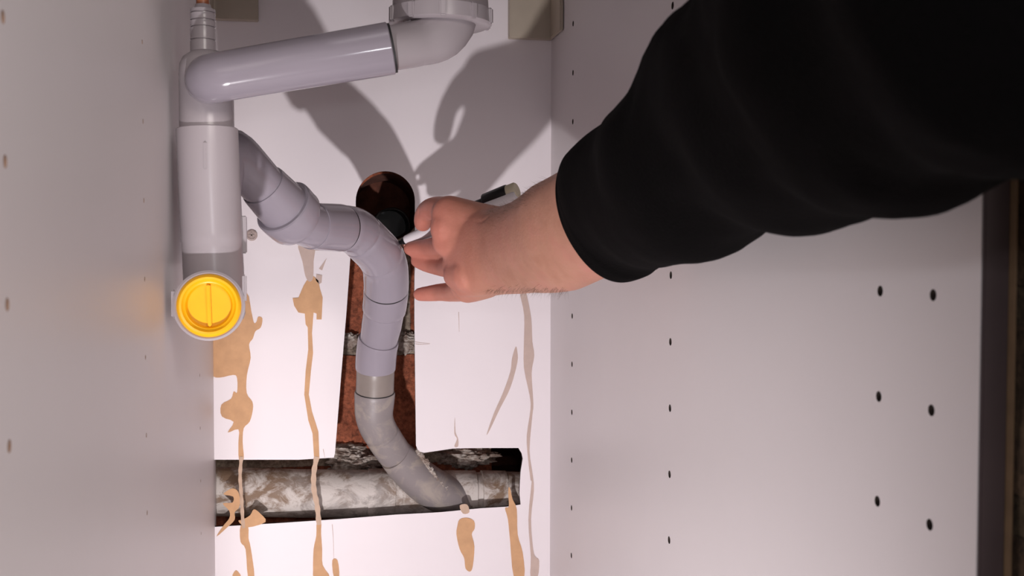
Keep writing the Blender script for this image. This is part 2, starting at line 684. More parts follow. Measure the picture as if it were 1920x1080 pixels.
B2 = [(559, 456), (589, 463), (588, 490), (587, 521), (580, 528), (572.6, 518), (567, 490)]
B3 = [(598, 504), (612.6, 484), (604, 507)]
B4 = [(593, 514), (604, 516), (603, 530), (598, 533), (592, 525)]
BL = [(594, 979), (602, 979), (602, 1000), (604, 1030), (605, 1060), (618, 1082), (590, 1082), (587, 1070), (588, 1030), (593, 1005)]
AL = [(451, 986), (465, 987), (466, 1010), (470, 1027), (477, 1082), (465, 1082), (460.5, 1030), (451, 1016)]
Cc = [(406, 1006), (419, 985.5), (430, 971.6), (430, 958), (417.5, 944), (435.5, 942.5), (437, 931), (419, 927), (428, 919), (437, 916), (446.6, 921.6), (450, 938), (448, 952), (440, 960.5), (440, 974.4), (427, 988)]
Dd = [(455, 974.4), (469, 966), (476, 955), (488, 963), (498, 978.6), (463, 989), (447, 977)]
S1 = [(435.5, 1082), (442.5, 1069), (452, 1082)]
S2 = [(623, 1051), (633, 1051), (636, 1082), (626, 1082)]
Ee = [(862, 974), (876, 971), (888.6, 977), (890, 991), (884.5, 1002), (889.5, 1024.5), (886.7, 1060.5), (881.7, 1071.7), (873, 1066), (870.5, 1046.7), (862, 1030), (856, 1002), (858, 985.6)]
Ff = [(947, 953), (954, 950), (953, 925), (954, 913), (957, 918), (961, 936), (969, 955), (970.6, 1002), (980, 1035.6), (983, 1082), (963.6, 1082), (956.7, 1016), (952.5, 974)]
Gg = [(862, 948), (876, 946), (880, 960.6), (868, 963)]
Hh = [(973, 520), (975, 550), (983, 590), (982.7, 640), (982.7, 690), (993, 740), (995, 767), (988, 817), (990, 857), (995, 900), (997, 905), (991, 974.4), (995.6, 1044), (995, 1082), (1008, 1082), (1011, 1052),
      (1004, 1044), (999.7, 1030), (995.6, 974), (1001, 919), (998, 885.6), (992.8, 844), (998, 780), (1000, 757), (996.7, 700), (1001.7, 667), (998, 640), (996, 597), (987, 550), (980, 520)]
Ii = [(967, 650), (960, 673), (957, 697), (943, 737), (927, 773), (913, 813), (918, 807), (937, 767), (957, 727), (970, 680), (970, 660)]
Jj = [(853, 783), (852, 813), (857, 823), (852, 837), (859, 837), (859, 823), (854, 810)]
for k, (pl, mt, nm) in enumerate(((A, 'tan', 'peeled_patch'), (B, 'tan', 'peeled_patch'), (B2, 'faint', 'peeled_patch'), (B3, 'faint', 'peeled_patch'), (B4, 'faint', 'peeled_patch'), (BL, 'tan', 'peeled_patch'),
                   (AL, 'tan', 'peeled_patch'), (Cc, 'tan', 'paint_flake'), (Dd, 'tan', 'paint_flake'), (S1, 'tan', 'peeled_patch'), (S2, 'tan', 'peeled_patch'), (Ee, 'tan', 'peeled_patch'),
                   (Ff, 'tan', 'peeled_patch'), (Gg, 'strand', 'peeled_patch'), (Hh, 'faint', 'dried_drip'), (Ii, 'faint', 'dried_drip'), (Jj, 'faint', 'dried_drip'))):
    off = 0.0004 + 0.0001 * (k % 3)
    plate(nm, smooth_poly(pl, 1 if pl in (B, B3, B4) else 3), YB - off, off, M[mt], back)
for cl, r in (([(452.8, 856), (449.5, 891), (453, 935.5), (455, 975), (457, 990)], 3.2), ([(594, 856), (588, 885.5), (588, 919), (595, 947), (598, 984)], 4.6)):
    P = Path([at(u, v, YB - 0.0006) for u, v in cl], 0.4, 5)
    bm = bmesh.new()
    rings = []
    for i in range(40):
        p, tn = P.pos(P.L * i / 39)
        n = Vector((tn.z, 0, -tn.x)).normalized()
        rr = r / px(p) * (1 + 0.12 * math.sin(i * 1.1))
        rings.append([p - n * rr, p - Vector((0, 0.0005, 0)), p + n * rr, p + Vector((0, 0.0005, 0))])
    rings_mesh(bm, rings)
    obj('glue_strand', bm, M['strand'], back)

# small hairline cracks beside the slot
for cr in ([(778, 641), (790, 643), (806, 644)], [(779, 645), (790, 646), (806, 645)], [(860, 585), (860.5, 600), (861, 622)], [(623, 983), (625, 1010), (626, 1048)], [(606, 842), (609, 858)]):
    P = Path([at(u, v, YB - 0.0001) for u, v in cr], 0.3, 3)
    bm = bmesh.new()
    sweep(bm, P, [(0, 0.00025), (P.L, 0.0001)], 6)
    obj('crack', bm, M['faint'], back)
# cross head plug in the back panel
sp = at(472, 441, YB)
bm = bmesh.new()
lathe(bm, sp, (0, -1, 0), [(0, 0.0044), (0.0010, 0.0043), (0.0016, 0.0034), (0.0016, 0.0030), (0.0011, 0.0028), (0.0011, 0.0001)], 24)
box(bm, sp + Vector((-0.0022, -0.0018, -0.0005)), sp + Vector((0.0022, -0.0008, 0.0005)))
box(bm, sp + Vector((-0.0005, -0.0018, -0.0022)), sp + Vector((0.0005, -0.0008, 0.0022)))
tag(obj('screw', bm, M['screw']), 'small cross-head screw in the white back panel, right of the upright grey trap body', 'screw')

# ------------------------------------------------------------------ worktop and sink (above the frame, they shade the upper part)
bm = bmesh.new()
zt = ZT + 0.002
for a, b in (((-0.5, YF - 0.02, zt), (XL + 0.03, 0.935, zt + 0.03)), ((XR - 0.012, YF - 0.02, zt), (XR + 0.012, 0.935, zt + 0.03)),
             ((XL + 0.03, YF - 0.02, zt), (XR - 0.012, YF + 0.05, zt + 0.03)), ((XL + 0.03, YB - 0.09, zt), (XR - 0.012, 0.935, zt + 0.03))):
    box(bm, a, b)
tag(obj('worktop', bm, M['worktop'], smooth=False), 'grey worktop lying over the white sink cabinet', 'worktop')

# ------------------------------------------------------------------ sink strainer, nut and elbow
zbowl = HC + 0.205
bm = bmesh.new()
bx0, bx1, by0, by1 = XL + 0.034, XR - 0.016, YF + 0.056, YB - 0.096


def rrect(x0, x1, y0, y1, z, r, n=6):
    out = []
    for cx, cy, a0 in ((x1 - r, y1 - r, 0), (x0 + r, y1 - r, 90), (x0 + r, y0 + r, 180), (x1 - r, y0 + r, 270)):
        for k in range(n + 1):
            a = math.radians(a0 + 90 * k / n)
            out.append(Vector((cx + r * math.cos(a), cy + r * math.sin(a), z)))
    return out


rr = [rrect(bx0, bx1, by0, by1, zt + 0.031, 0.03), rrect(bx0, bx1, by0, by1, zbowl + 0.03, 0.03), rrect(bx0 + 0.01, bx1 - 0.01, by0 + 0.01, by1 - 0.01, zbowl + 0.006, 0.03),
      rrect(bx0 + 0.03, bx1 - 0.03, by0 + 0.03, by1 - 0.03, zbowl, 0.02), rrect(bx0 + 0.031, bx1 - 0.031, by0 + 0.031, by1 - 0.031, zbowl + 0.0015, 0.02),
      rrect(bx0 + 0.0115, bx1 - 0.0115, by0 + 0.0115, by1 - 0.0115, zbowl + 0.008, 0.03), rrect(bx0 + 0.0015, bx1 - 0.0015, by0 + 0.0015, by1 - 0.0015, zbowl + 0.03, 0.03), rrect(bx0 + 0.0015, bx1 - 0.0015, by0 + 0.0015, by1 - 0.0015, zt + 0.031, 0.03)]
vs = rings_mesh(bm, rr, close=False)
n = len(vs[0])
for k in range(n):
    bm.faces.new((vs[-1][k], vs[-1][(k + 1) % n], vs[0][(k + 1) % n], vs[0][k]))
bm.faces.new(vs[3])
bm.faces.new(list(reversed(vs[4])))
tag(obj('sink', bm, M['steel']), 'steel sink bowl hanging in the grey worktop above the pipes', 'sink')

# ------------------------------------------------------------------ upper drain: strainer body, nut, elbow, sloping pipe
nc = at(826, 50, 0.625)
s_ = px(nc)
dr = empty('sink_drain', nc, 'round grey sink drain with a wide ribbed nut, at the top edge of the picture', 'drain')
bm = bmesh.new()
lathe(bm, nc, (0, 0, 1), [(0.018, 0.026), (0.020, 0.0335), (0.0215, 0.034), (0.030, 0.034), (0.032, 0.038), (0.046, 0.040), (0.048, 0.036), (zbowl - nc.z + 0.003, 0.034)], 64)
obj('strainer_body', bm, M['pvc2'], dr)
bm = bmesh.new()
R = 96 / s_
lathe(bm, nc, (0, 0, 1), [(0.0005, R - 0.009), (0, R - 0.002), (0.0012, R), (0.009, R - 0.0006), (0.0096, R - 0.0018), (0.0145, R - 0.002), (0.017, R - 0.004), (0.019, R - 0.009)], 72)
for k in range(10):
    a = 2 * math.pi * k / 10 + 0.25
    d = Vector((math.cos(a), math.sin(a), 0))
    q = nc + d * (R - 0.0006) + Vector((0, 0, 0.0048))
    r = bmesh.ops.create_cube(bm, size=1)
    mt = Matrix.Translation(q) @ Matrix.Rotation(a, 4, 'Z') @ Matrix.Diagonal((0.0036, 0.004, 0.0088, 1))
    bmesh.ops.transform(bm, matrix=mt, verts=r['verts'])
    bmesh.ops.bevel(bm, geom=list({e for v in r['verts'] for e in v.link_edges}), offset=0.0008, segments=2, affect='EDGES')
obj('nut', bm, M['pvc2'], dr)

up = empty('drain_pipe', at(420, 143, 0.605), 'long grey waste pipe sloping from the trap up to the elbow under the sink drain', 'pipe')
path = Path([at(390, 150, 0.650), at(391, 147, 0.605), at(560, 119, 0.602), at(780, 82.5, 0.60)], 0.5, 14)
P2 = Path([at(391, 152, 0.655), at(402, 146, 0.604), at(560, 119.5, 0.602), at(745, 89, 0.600)], 0.08, 14)
# pipe with rounded bend at its left end
Pb = Path([at(392, 156, 0.648), at(391, 150, 0.617), at(399, 146.5, 0.604), at(420, 143, 0.604), at(742, 89, 0.600)], 0.5, 12)
bm = bmesh.new()
r0 = 46 / px(at(420, 143, 0.604))
r1 = 49 / px(at(735, 90, 0.6))
e_ = Pb.near(733, 90)
sweep(bm, Pb, [(0, r0 * 0.96), (0.03, r0), (Pb.L * 0.4, r0 * 1.01), (e_ - 0.0005, r1), (e_, r1 - 0.0006)], 64)
obj('pipe', bm, M['pvc'], up)
bm = bmesh.new()
sweep(bm, Pb, [(e_ - 0.001, r1 - 0.0008), (e_ + 0.0012, r1 - 0.0008)], 64)
obj('seal', bm, M['seal'], up)
Pe = Path([at(705, 96, 0.600), at(828, 82, 0.612), nc + Vector((0, 0, 0.002)), nc + Vector((0, 0, 0.012))], 0.42, 16)
Pe = Path([at(705, 95, 0.600), at(838, 74, 0.618), nc + Vector((0.000, 0, 0.014))], 0.62, 20)
s0 = Pe.near(726, 92)
s1 = Pe.near(785, 80)
bm = bmesh.new()
sweep(bm, Pe, [(0, r1 - 0.003), (s0, r1 - 0.002), (s1, r1 - 0.0016), (Pe.L * 0.72, 0.0165), (Pe.L * 0.88, 0.0205), (Pe.L, 0.0225)], 64)
obj('elbow', bm, M['pvc2'], up)

# ------------------------------------------------------------------ trap body against the left side
YT = 0.632
bt = at(400, 560, YT)
tr = empty('trap', bt, 'upright grey plastic trap body by the left cabinet side, closed with a yellow cap', 'drain trap')
Pt = Path([at(386, 96, YT + 0.004), at(388, 240, YT), at(401, 520, YT), at(403, 600, YT)], 0.1, 3)
rt = 50 / px(at(388, 200, YT))
bm = bmesh.new()
a0 = Pt.near(387, 128)
a1 = Pt.near(388, 241)
sweep(bm, Pt, [(0, 0.003), (0.001, 0.0085), (0.004, rt * 0.85), (a0 * 0.6 + 0.002, rt * 0.97), (a0 + 0.004, rt), (a1 + 0.004, rt)], 64)
obj('upper_tube', bm, M['pvc2'], tr)
rb = 56.5 / px(at(395, 350, YT))
bm = bmesh.new()
am = Pt.near(398, 450)
ae = Pt.near(402, 590)
sweep(bm, Pt, [(a1, rt + 0.0004), (a1, rb - 0.0006), (a1 + 0.0005, rb), (am, rb), (am + 0.001, rb - 0.0003), (ae, rb - 0.0001), (ae + 0.008, rb * 0.8), (ae + 0.012, rb * 0.4)], 64)
obj('lower_tube', bm, M['pvc2'], tr)
# moulding mark, side clip
q = at(386, 297, YT - rb * 0.985)
bm = bmesh.new()
box(bm, q + Vector((-0.0014, -0.0012, -0.006)), q + Vector((0.0006, 0.0014, 0.009)), 0.0006)
obj('moulding_mark', bm, M['pvc2'], tr)
q = at(455, 440, YT + 0.004)
bm = bmesh.new()
box(bm, q + Vector((-0.004, -0.003, -0.0105)), q + Vector((0.0022, 0.004, 0.0105)), 0.0006)
obj('side_clip', bm, M['pvc2'], tr)
# clean-out collar facing out, with lip
cc = at(392, 573, 0.605)
ax = Vector((0.02, -1, 0.03)).normalized()
Rc = 66 / px(cc)
Ry = 60 / px(cc)
bm = bmesh.new()
lathe(bm, cc, -ax, [(0.018, 0.001), (0.018, Ry - 0.001), (0.0, Ry - 0.001), (-0.0012, Ry + 0.0003), (-0.0014, Rc - 0.0012), (-0.0006, Rc), (0.0025, Rc), (0.0035, Rc - 0.0012), (0.006, Rc - 0.0022), (0.030, Rc - 0.0024)], 64)
obj('cleanout_collar', bm, M['pvc2'], tr)
# the two grip lugs of the collar
bm = bmesh.new()
for sx, sz in ((-1, 0.001), (1, 0.009)):
    q = cc + Vector((sx * (Rc - 0.0004), 0.0015, sz))
    bm = bmesh.new()
    box(bm, q + Vector((-0.0011, -0.002, -0.0075)), q + Vector((0.0011, 0.0025, 0.0075)), 0.0009)
    obj('grip_lug', bm, M['pvc2'], tr)
Ry = 60 / px(cc)
bm = bmesh.new()
yc = cc + ax * 0.0015
lathe(bm, yc, -ax, [(0.004, Ry - 0.002), (0.001, Ry - 0.0002), (-0.0002, Ry - 0.0006), (-0.0012, Ry - 0.0018), (-0.0010, Ry - 0.0030), (0.0005, Ry - 0.0040), (0.0008, Ry - 0.0048), (0.0022, Ry - 0.0056),
                    (0.0120, Ry - 0.0066), (0.0135, Ry - 0.0085), (0.0138, 0.001)], 72)
# close back
cap = obj('cleanout_cap', bm, M['yellow'], tr)
cap['label'] = 'yellow screw cap with a grip bar across its dished face'
bm = bmesh.new()
box(bm, (-0.0011, -0.0030, -(Ry - 0.0058)), (0.0009, 0.0095, Ry - 0.0058), 0.0005)
bmesh.ops.transform(bm, matrix=Matrix.Translation(yc + Vector((0, 0.0038, 0))) @ Matrix.Rotation(math.radians(-2), 4, 'Y'), verts=bm.verts)
obj('grip_bar', bm, M['yellow'], cap)

# ribbed hose nozzle on top
nz = at(381, 112, YT + 0.004)
sz = px(nz)
h = lambda v: (at(381, v, YT + 0.004).z - nz.z)
rn = 23.5 / sz
pr = [(-0.006, rn), (h(80), rn)]
for v in (78, 54, 41, 27):
    pr += [(h(v), rn), (h(v), rn - 0.0007), (h(v - 3), rn - 0.0007), (h(v - 3), rn), (h(v - 9), rn - 0.0002)]
pr += [(h(21), rn - 0.0012), (h(12), rn * 0.62), (h(9), rn * 0.6)]
bm = bmesh.new()
lathe(bm, nz, (0, 0, 1), pr, 40)
obj('hose_nozzle', bm, M['pvc2'], tr)
bm = bmesh.new()
lathe(bm, nz, (0, 0, 1), [(h(10), 0.0036), (h(-40), 0.0032)], 24)
cp = obj('nozzle_tip', bm, M['copper'], tr)
cp['label'] = 'copper coloured tip'

# ------------------------------------------------------------------ the waste run: from behind the trap, over and down to the old branch
wp = empty('waste_pipe', at(700, 770, 0.875), 'glossy grey waste pipe of bends and sockets snaking from the trap down into the slot', 'pipe')
W = Path([at(405, 500, .686), at(400, 370, .686), at(418, 268, .688), at(497, 352, .712), at(566, 424, .738), at(640, 427, .768), at(668, 432, .780),
          at(722, 486, .804), at(725, 545, .826), at(716, 610, .846), at(705, 660, .858), at(703, 735, .868), at(700, 790, .872), at(738, 850, .887), at(790, 908, .905)], 0.40, 14)


def part(name, stations, mat, parent=wp, seg=56, lab=None):
    prof = []
    for u, v, r in stations:
        s = W.near(u, v)
        prof.append((s, r / px(W.pos(s)[0])))
    bm = bmesh.new()
    # tiny offsets keep stacked rings apart
    for i in range(1, len(prof)):
        if prof[i][0] <= prof[i - 1][0]:
            prof[i] = (prof[i - 1][0] + 1e-5, prof[i][1])
    sweep(bm, W, prof, seg)
    o = obj(name, bm, mat, parent)
    if lab:
        o['label'] = lab
    return o


part('bend', [(405, 495, 46), (402, 360, 48), (425, 300, 49), (470, 325, 44.5), (495, 350, 42)], M['pvc'])
part('socket', [(491, 347, 41), (491, 347, 45), (494, 350, 46), (532, 386, 50), (538, 393, 49)], M['pvc'])
part('union_nut', [(531, 385, 48), (531, 385, 56), (533, 387, 58.5), (536, 390, 59), (553, 407, 57.5), (556, 411, 54), (557, 412, 42)], M['pvc'])
part('bend', [(548, 404, 41), (570, 420, 42), (590, 424, 42.6)], M['pvc'])
part('socket', [(586, 424, 42), (586, 424, 44), (589, 424, 44.6), (636, 427, 45), (640, 427.5, 44), (640, 427.5, 40)], M['pvc'])
part('seal', [(638, 427, 42), (643, 428, 42.6)], M['seal'])
part('bend', [(641, 427, 41), (645, 428, 43.5), (662, 431, 44), (676, 440, 44), (677, 441, 42.6), (678.5, 442.2, 42.6), (679.5, 443, 44), (718, 482, 43.8), (719, 483, 42.2), (720.5, 484.5, 42.2), (721.5, 486, 43),
              (727, 510, 42.5), (725, 540, 42)], M['pvc'])
part('seal', [(725, 538, 40.6), (724.5, 545, 40.8)], M['seal'])
part('socket', [(724, 543, 38), (724, 543, 41), (723, 546, 42), (720, 580, 41), (720, 581, 40), (720, 582, 37)], M['pvc'])
part('tapered_tube', [(720, 579, 37), (719, 583, 38), (716, 610, 37.5), (708, 640, 35), (707, 645, 34)], M['pvc'])
part('socket', [(709, 636, 33), (709, 636, 37.5), (707, 639, 38.5), (704, 688, 38.2), (704, 691, 37.5), (704, 691, 34)], M['pvc'])
part('old_tube', [(704, 688, 34), (703.5, 694, 35.4), (703, 736, 35.6)], M['old_grey'], lab='dull brownish grey tube')
part('seal', [(703, 733, 35.8), (703, 736, 36.4)], M['seal'])
part('old_bend', [(703, 735, 34), (703, 735, 37), (702.5, 738, 38), (702, 758, 37), (701, 790, 34.5), (711, 813, 33), (712, 814.5, 31.4), (714, 817, 31.4), (715, 819, 33), (738, 850, 32), (740, 852, 31), (740, 852, 29)], M['worn_pvc'], lab='scratched and dusty grey bend')

# ------------------------------------------------------------------ old pipe behind the panel
YO = 0.920
ro = 0.0197
oc = at(690, 925, YO)
op = empty('old_waste_pipe', oc, 'old grey horizontal waste pipe crusted with plaster, lying in the low opening', 'pipe')
PO = Path([at(372, 921, YO), at(560, 925, YO), at(700, 926, YO), at(900, 927, YO), at(1010, 928, YO)], 0.2, 3)


def opart(name, st, mat, lab=None):
    bm = bmesh.new()
    pr = []
    for u, r in st:
        s = PO.near(u, 925)
        if pr and s <= pr[-1][0]:
            s = pr[-1][0] + 1e-5
        pr.append((s, r))
    sweep(bm, PO, pr, 64)
    o = obj(name, bm, mat, op)
    if lab:
        o['label'] = lab
    return o


opart('pipe', [(372, ro), (690, ro)], M['old_pipe'])
opart('collar', [(688, ro), (688, ro + 0.0012), (738, ro + 0.0012), (739, ro)], M['old_pipe'])
opart('tee_body', [(736, ro), (737, ro + 0.0003), (890, ro + 0.0003), (891, ro - 0.0004)], M['old_pipe'])
opart('collar', [(888, ro - 0.0004), (891, ro - 0.0012), (900, ro - 0.0012), (901, ro + 0.0005), (946, ro + 0.0004)], M['old_pipe'])
opart('pipe', [(940, ro - 0.0004), (1010, ro - 0.0004)], M['old_pipe'])
PB = Path([at(738, 850, .887), at(792, 905, .9015), at(845, 935, .912), at(915, 948, .926)], 0.45, 12)
bm = bmesh.new()
sweep(bm, PB, [(0, .0120), (0.0022, .0122), (0.0024, .0138), (0.012, .0150), (PB.L * 0.45, .0168), (PB.L, .0160)], 56)
obj('branch', bm, M['worn_pvc'], op)['label'] = 'slanting branch of the old pipe'
for k in range(9):
    q_ = 0.016 + k * 0.0052
    p, tn = PB.pos(q_)
    vw = (p - CAM).normalized()
    sd = tn.cross(vw)
    sd = (sd if sd.z > 0 else -sd).normalized()
    e2 = (sd * (0.86 - 0.09 * k) - vw * (0.45 + 0.06 * k)).normalized()
    c_ = proj(p + e2 * 0.0155)
    lump('plaster_crust', c_[0], c_[1], (p + e2 * 0.0160).y, 0.0022 + 0.0006 * (k % 3) + 0.0003 * k, 0.0018, 0.0034 + 0.0006 * (k % 2), 3.1 + k * 1.7, op, M['mortar'])

# dark pipe stub in the round hole
sc_ = at(735, 424, 0.955)
bm = bmesh.new()
R = 35 / px(sc_)
lathe(bm, sc_, (0, 1, 0.0), [(0.035, R - 0.0016), (0, R - 0.0016), (-0.0004, R - 0.0008), (0, R), (0.045, R)], 48)
tag(obj('pipe_stub', bm, M['black_pipe']), 'open end of a black pipe deep in the round hole behind the grey bend', 'pipe')

# ------------------------------------------------------------------ marker pen
tipp = at(746, 456, 0.798)
endp = at(972, 369, 0.748)
d = (endp - tipp).normalized()
L = (endp - tipp).length
pen = empty('marker_pen', tipp, 'white marker pen with a black tip and black cap held in the hand', 'pen')
bm = bmesh.new()
lathe(bm, tipp, d, [(0, 0.0006), (0.001, 0.0013), (0.004, 0.0018), (0.0045, 0.0026), (0.007, 0.0030)], 28)
obj('nib', bm, M['black_pen'], pen)
bm = bmesh.new()
lathe(bm, tipp, d, [(0.0065, 0.003), (0.0075, 0.0034), (0.012, 0.0038), (0.022, 0.0044), (0.026, 0.0048), (0.040, 0.0050), (L - 0.002, 0.0050), (L - 0.001, 0.0045)], 36)
obj('barrel', bm, M['white_pen'], pen)
capc = at(931, 371, 0.760)
bm = bmesh.new()
lathe(bm, capc - d * 0.0095, d, [(0, 0.0055), (0.0008, 0.0061), (0.018, 0.0064), (0.019, 0.0062)], 36)
pc = obj('cap', bm, M['black_pen'], pen)
bm = bmesh.new()
lathe(bm, capc - d * 0.020, d, [(0, 0.0028), (0.001, 0.0034), (0.012, 0.0038)], 24)
obj('clip', bm, M['black_pen'], pc)
bm = bmesh.new()
lathe(bm, capc + d * 0.0094, d, [(0, 0.0057), (0.006, 0.0057), (0.007, 0.0050)], 36)
obj('cap_end', bm, M['cream'], pen)['label'] = 'cream coloured end'

# ------------------------------------------------------------------ the person: one arm reaching in
person = None


def limb(bm, st, seg=28, sub=6, ref=Vector((0, 0, 1))):
    """st: (point, half across, half deep); ellipses whose long axis lies across the view"""
    P = [Vector(s[0]) for s in st]
    k = len(P)

    def cr(a, b, c, d, t_):
        return 0.5 * ((2 * b) + (c - a) * t_ + (2 * a - 5 * b + 4 * c - d) * t_ * t_ + (-a + 3 * b - 3 * c + d) * t_ ** 3)
    pts = []
    for i in range(k - 1):
        a, b, c, d_ = P[max(i - 1, 0)], P[i], P[i + 1], P[min(i + 2, k - 1)]
        for q in range(sub):
            t_ = q / sub
            pts.append((cr(a, b, c, d_, t_), st[i][1] * (1 - t_) + st[i + 1][1] * t_, st[i][2] * (1 - t_) + st[i + 1][2] * t_))
    pts.append((P[-1], st[-1][1], st[-1][2]))
    rings = []
    for i, (p, a, b) in enumerate(pts):
        tn = (pts[min(i + 1, len(pts) - 1)][0] - pts[max(i - 1, 0)][0]).normalized()
        view = (p - CAM).normalized()
        dp = view - tn * view.dot(tn)
        if dp.length < 1e-4:
            dp = tn.orthogonal()
        dp.normalize()
        ac = tn.cross(dp)
        rings.append([p + ac * math.cos(q) * a + dp * math.sin(q) * b for q in [2 * math.pi * j / seg for j in range(seg)]])
    # rounded ends
    def dome(r0, dirn, rad):
        c = sum(r0, Vector()) / len(r0)
        return [[c + (v - c) * math.cos(t_) + dirn * rad * math.sin(t_) for v in r0] for t_ in (0.5, 0.95, 1.3)]
    t0 = (pts[0][0] - pts[1][0]).normalized()
    t1 = (pts[-1][0] - pts[-2][0]).normalized()
    rings = list(reversed(dome(rings[0], t0, min(pts[0][1:])))) + rings + dome(rings[-1], t1, min(pts[-1][1:]))
    rings_mesh(bm, rings)


def st(lst):
    out = []
    for u, v, y, a, b in lst:
        p = at(u, v, y)
        out.append((p, a / px(p), b / px(p)))
    return out


bm = bmesh.new()
# forearm and wrist to the heel of the hand
limb(bm, st([(1560, 100, .30, 170, 170), (1400, 215, .36, 170, 150), (1250, 332, .44, 132, 95), (1140, 396, .532, 112, 64), (1045, 444, .598, 107, 66), (988, 462, .645, 89, 58), (940, 471, .682, 82, 47), (900, 474, .703, 82, 40), (866, 474, .722, 84, 33)]))
# back of the hand: four metacarpal ridges
limb(bm, st([(950, 430, .685, 40, 36), (895, 417, .708, 38, 32), (838, 402, .724, 37, 30)]))
limb(bm, st([(935, 450, .690, 46, 44), (885, 450, .710, 42, 32), (839, 450, .725, 34, 30)]))
limb(bm, st([(935, 485, .690, 46, 44), (895, 495, .708, 42, 36), (856, 498, .728, 33, 28)]))
limb(bm, st([(940, 500, .692, 44, 40), (905, 520, .710, 42, 32), (870, 536, .730, 34, 27)]))
limb(bm, st([(915, 440, .702, 40, 34), (865, 430, .716, 42, 30), (838, 427, .722, 36, 32)]))
limb(bm, st([(880, 515, .708, 34, 34), (860, 515, .722, 30, 30)]))
# index finger: folded down over the pen
limb(bm, st([(838, 398, .730, 31, 30), (814, 391, .746, 22, 24), (798, 397, .760, 17.5, 19), (794, 409, .768, 18, 17), (792.5, 420, .775, 16.5, 15)]))
# middle finger, ring finger, little finger
limb(bm, st([(845, 452, .732, 28, 28), (824, 462, .760, 19, 20), (802, 464, .779, 17, 17), (784, 465.5, .787, 15.5, 15), (769, 466.5, .792, 13.5, 13)]))
limb(bm, st([(855, 498, .735, 27, 28), (836, 501, .762, 19, 20), (815, 498, .780, 17, 17), (797, 494, .788, 15.5, 15), (781, 489, .793, 12.5, 12)]))
limb(bm, st([(872, 538, .735, 28, 26), (850, 547, .755, 19, 20), (826, 548, .772, 17, 17), (804, 550.5, .780, 15, 15), (787, 552, .785, 13, 13)]))
# thumb under the pen, rooted at the wrist side of the palm
limb(bm, st([(925, 440, .712, 30, 28), (890, 432, .742, 24, 24), (862, 434, .770, 20, 20), (838, 440, .788, 17, 17), (815, 446, .798, 14, 14)]))
me_arm = obj('person', bm, M['skin'])
rm = me_arm.modifiers.new('r', 'REMESH')
rm.mode = 'VOXEL'
rm.voxel_size = 0.0011
sm = me_arm.modifiers.new('s', 'LAPLACIANSMOOTH')
sm.iterations = 6
sm.lambda_factor = 0.4
s2 = me_arm.modifiers.new('s2', 'SMOOTH')
s2.iterations = 14
bpy.context.view_layer.update()
bake(me_arm)
me = me_arm.data
# fine shape: tendons, knuckle folds, wrist creases
folds = [(at(832, 434, .72), at(816, 462, .73)), (at(827, 433, .72), at(811, 458, .73)), (at(838, 437, .72), at(822, 467, .73)), (at(786, 384, .75), at(798, 406, .76)), (at(790, 380, .75), at(803, 402, .76)), (at(782, 392, .75), at(792, 410, .76)),
         (at(900, 415, .68), at(945, 400, .66)), (at(905, 428, .68), at(948, 414, .66)), (at(860, 412, .68), at(890, 400, .66))]
co = np.empty(len(me.vertices) * 3)
me.vertices.foreach_get('co', co)
co = co.reshape(-1, 3)
nr = np.array([v.normal[:] for v in me.vertices])
for a, b in folds:
    a = np.array(a); b = np.array(b)
    # compare by direction from the fold line, nearest surface first
    ab = b - a
    t_ = np.clip(((co - a) @ ab) / (ab @ ab), 0, 1)
    q = a + t_[:, None] * ab
    dd = co - q
    dd[:, 1] *= 0.12
    d_ = np.sqrt((dd ** 2).sum(1))
    wgt = np.exp(-(d_ / 0.0011) ** 2) * (1 - 0.6 * np.abs(t_ * 2 - 1))
    co -= nr * (0.0009 * wgt)[:, None]
me.vertices.foreach_set('co', co.ravel())
for p in me.polygons:
    p.use_smooth = True
me.update()
person = tag(me_arm, 'person reaching in from the right, bare hand holding a marker, black sleeve pushed up', 'person')

# sleeve
def sleeve_rings(stn, seg=96, sub=9):
    P = st(stn)
    k = len(P)
    pts = []
    for i in range(k - 1):
        idx = [max(i - 1, 0), i, i + 1, min(i + 2, k - 1)]
        for q in range(sub):
            t_ = q / sub
            c = [0.5 * (-t_ + 2 * t_ ** 2 - t_ ** 3), 0.5 * (2 - 5 * t_ ** 2 + 3 * t_ ** 3), 0.5 * (t_ + 4 * t_ ** 2 - 3 * t_ ** 3), 0.5 * (-t_ ** 2 + t_ ** 3)]
            p = sum((P[j][0] * w_ for j, w_ in zip(idx, c)), Vector())
            pts.append((p, sum(P[j][1] * w_ for j, w_ in zip(idx, c)), sum(P[j][2] * w_ for j, w_ in zip(idx, c)), i + t_))
    pts.append(P[-1] + (k - 1.0,))
    return pts


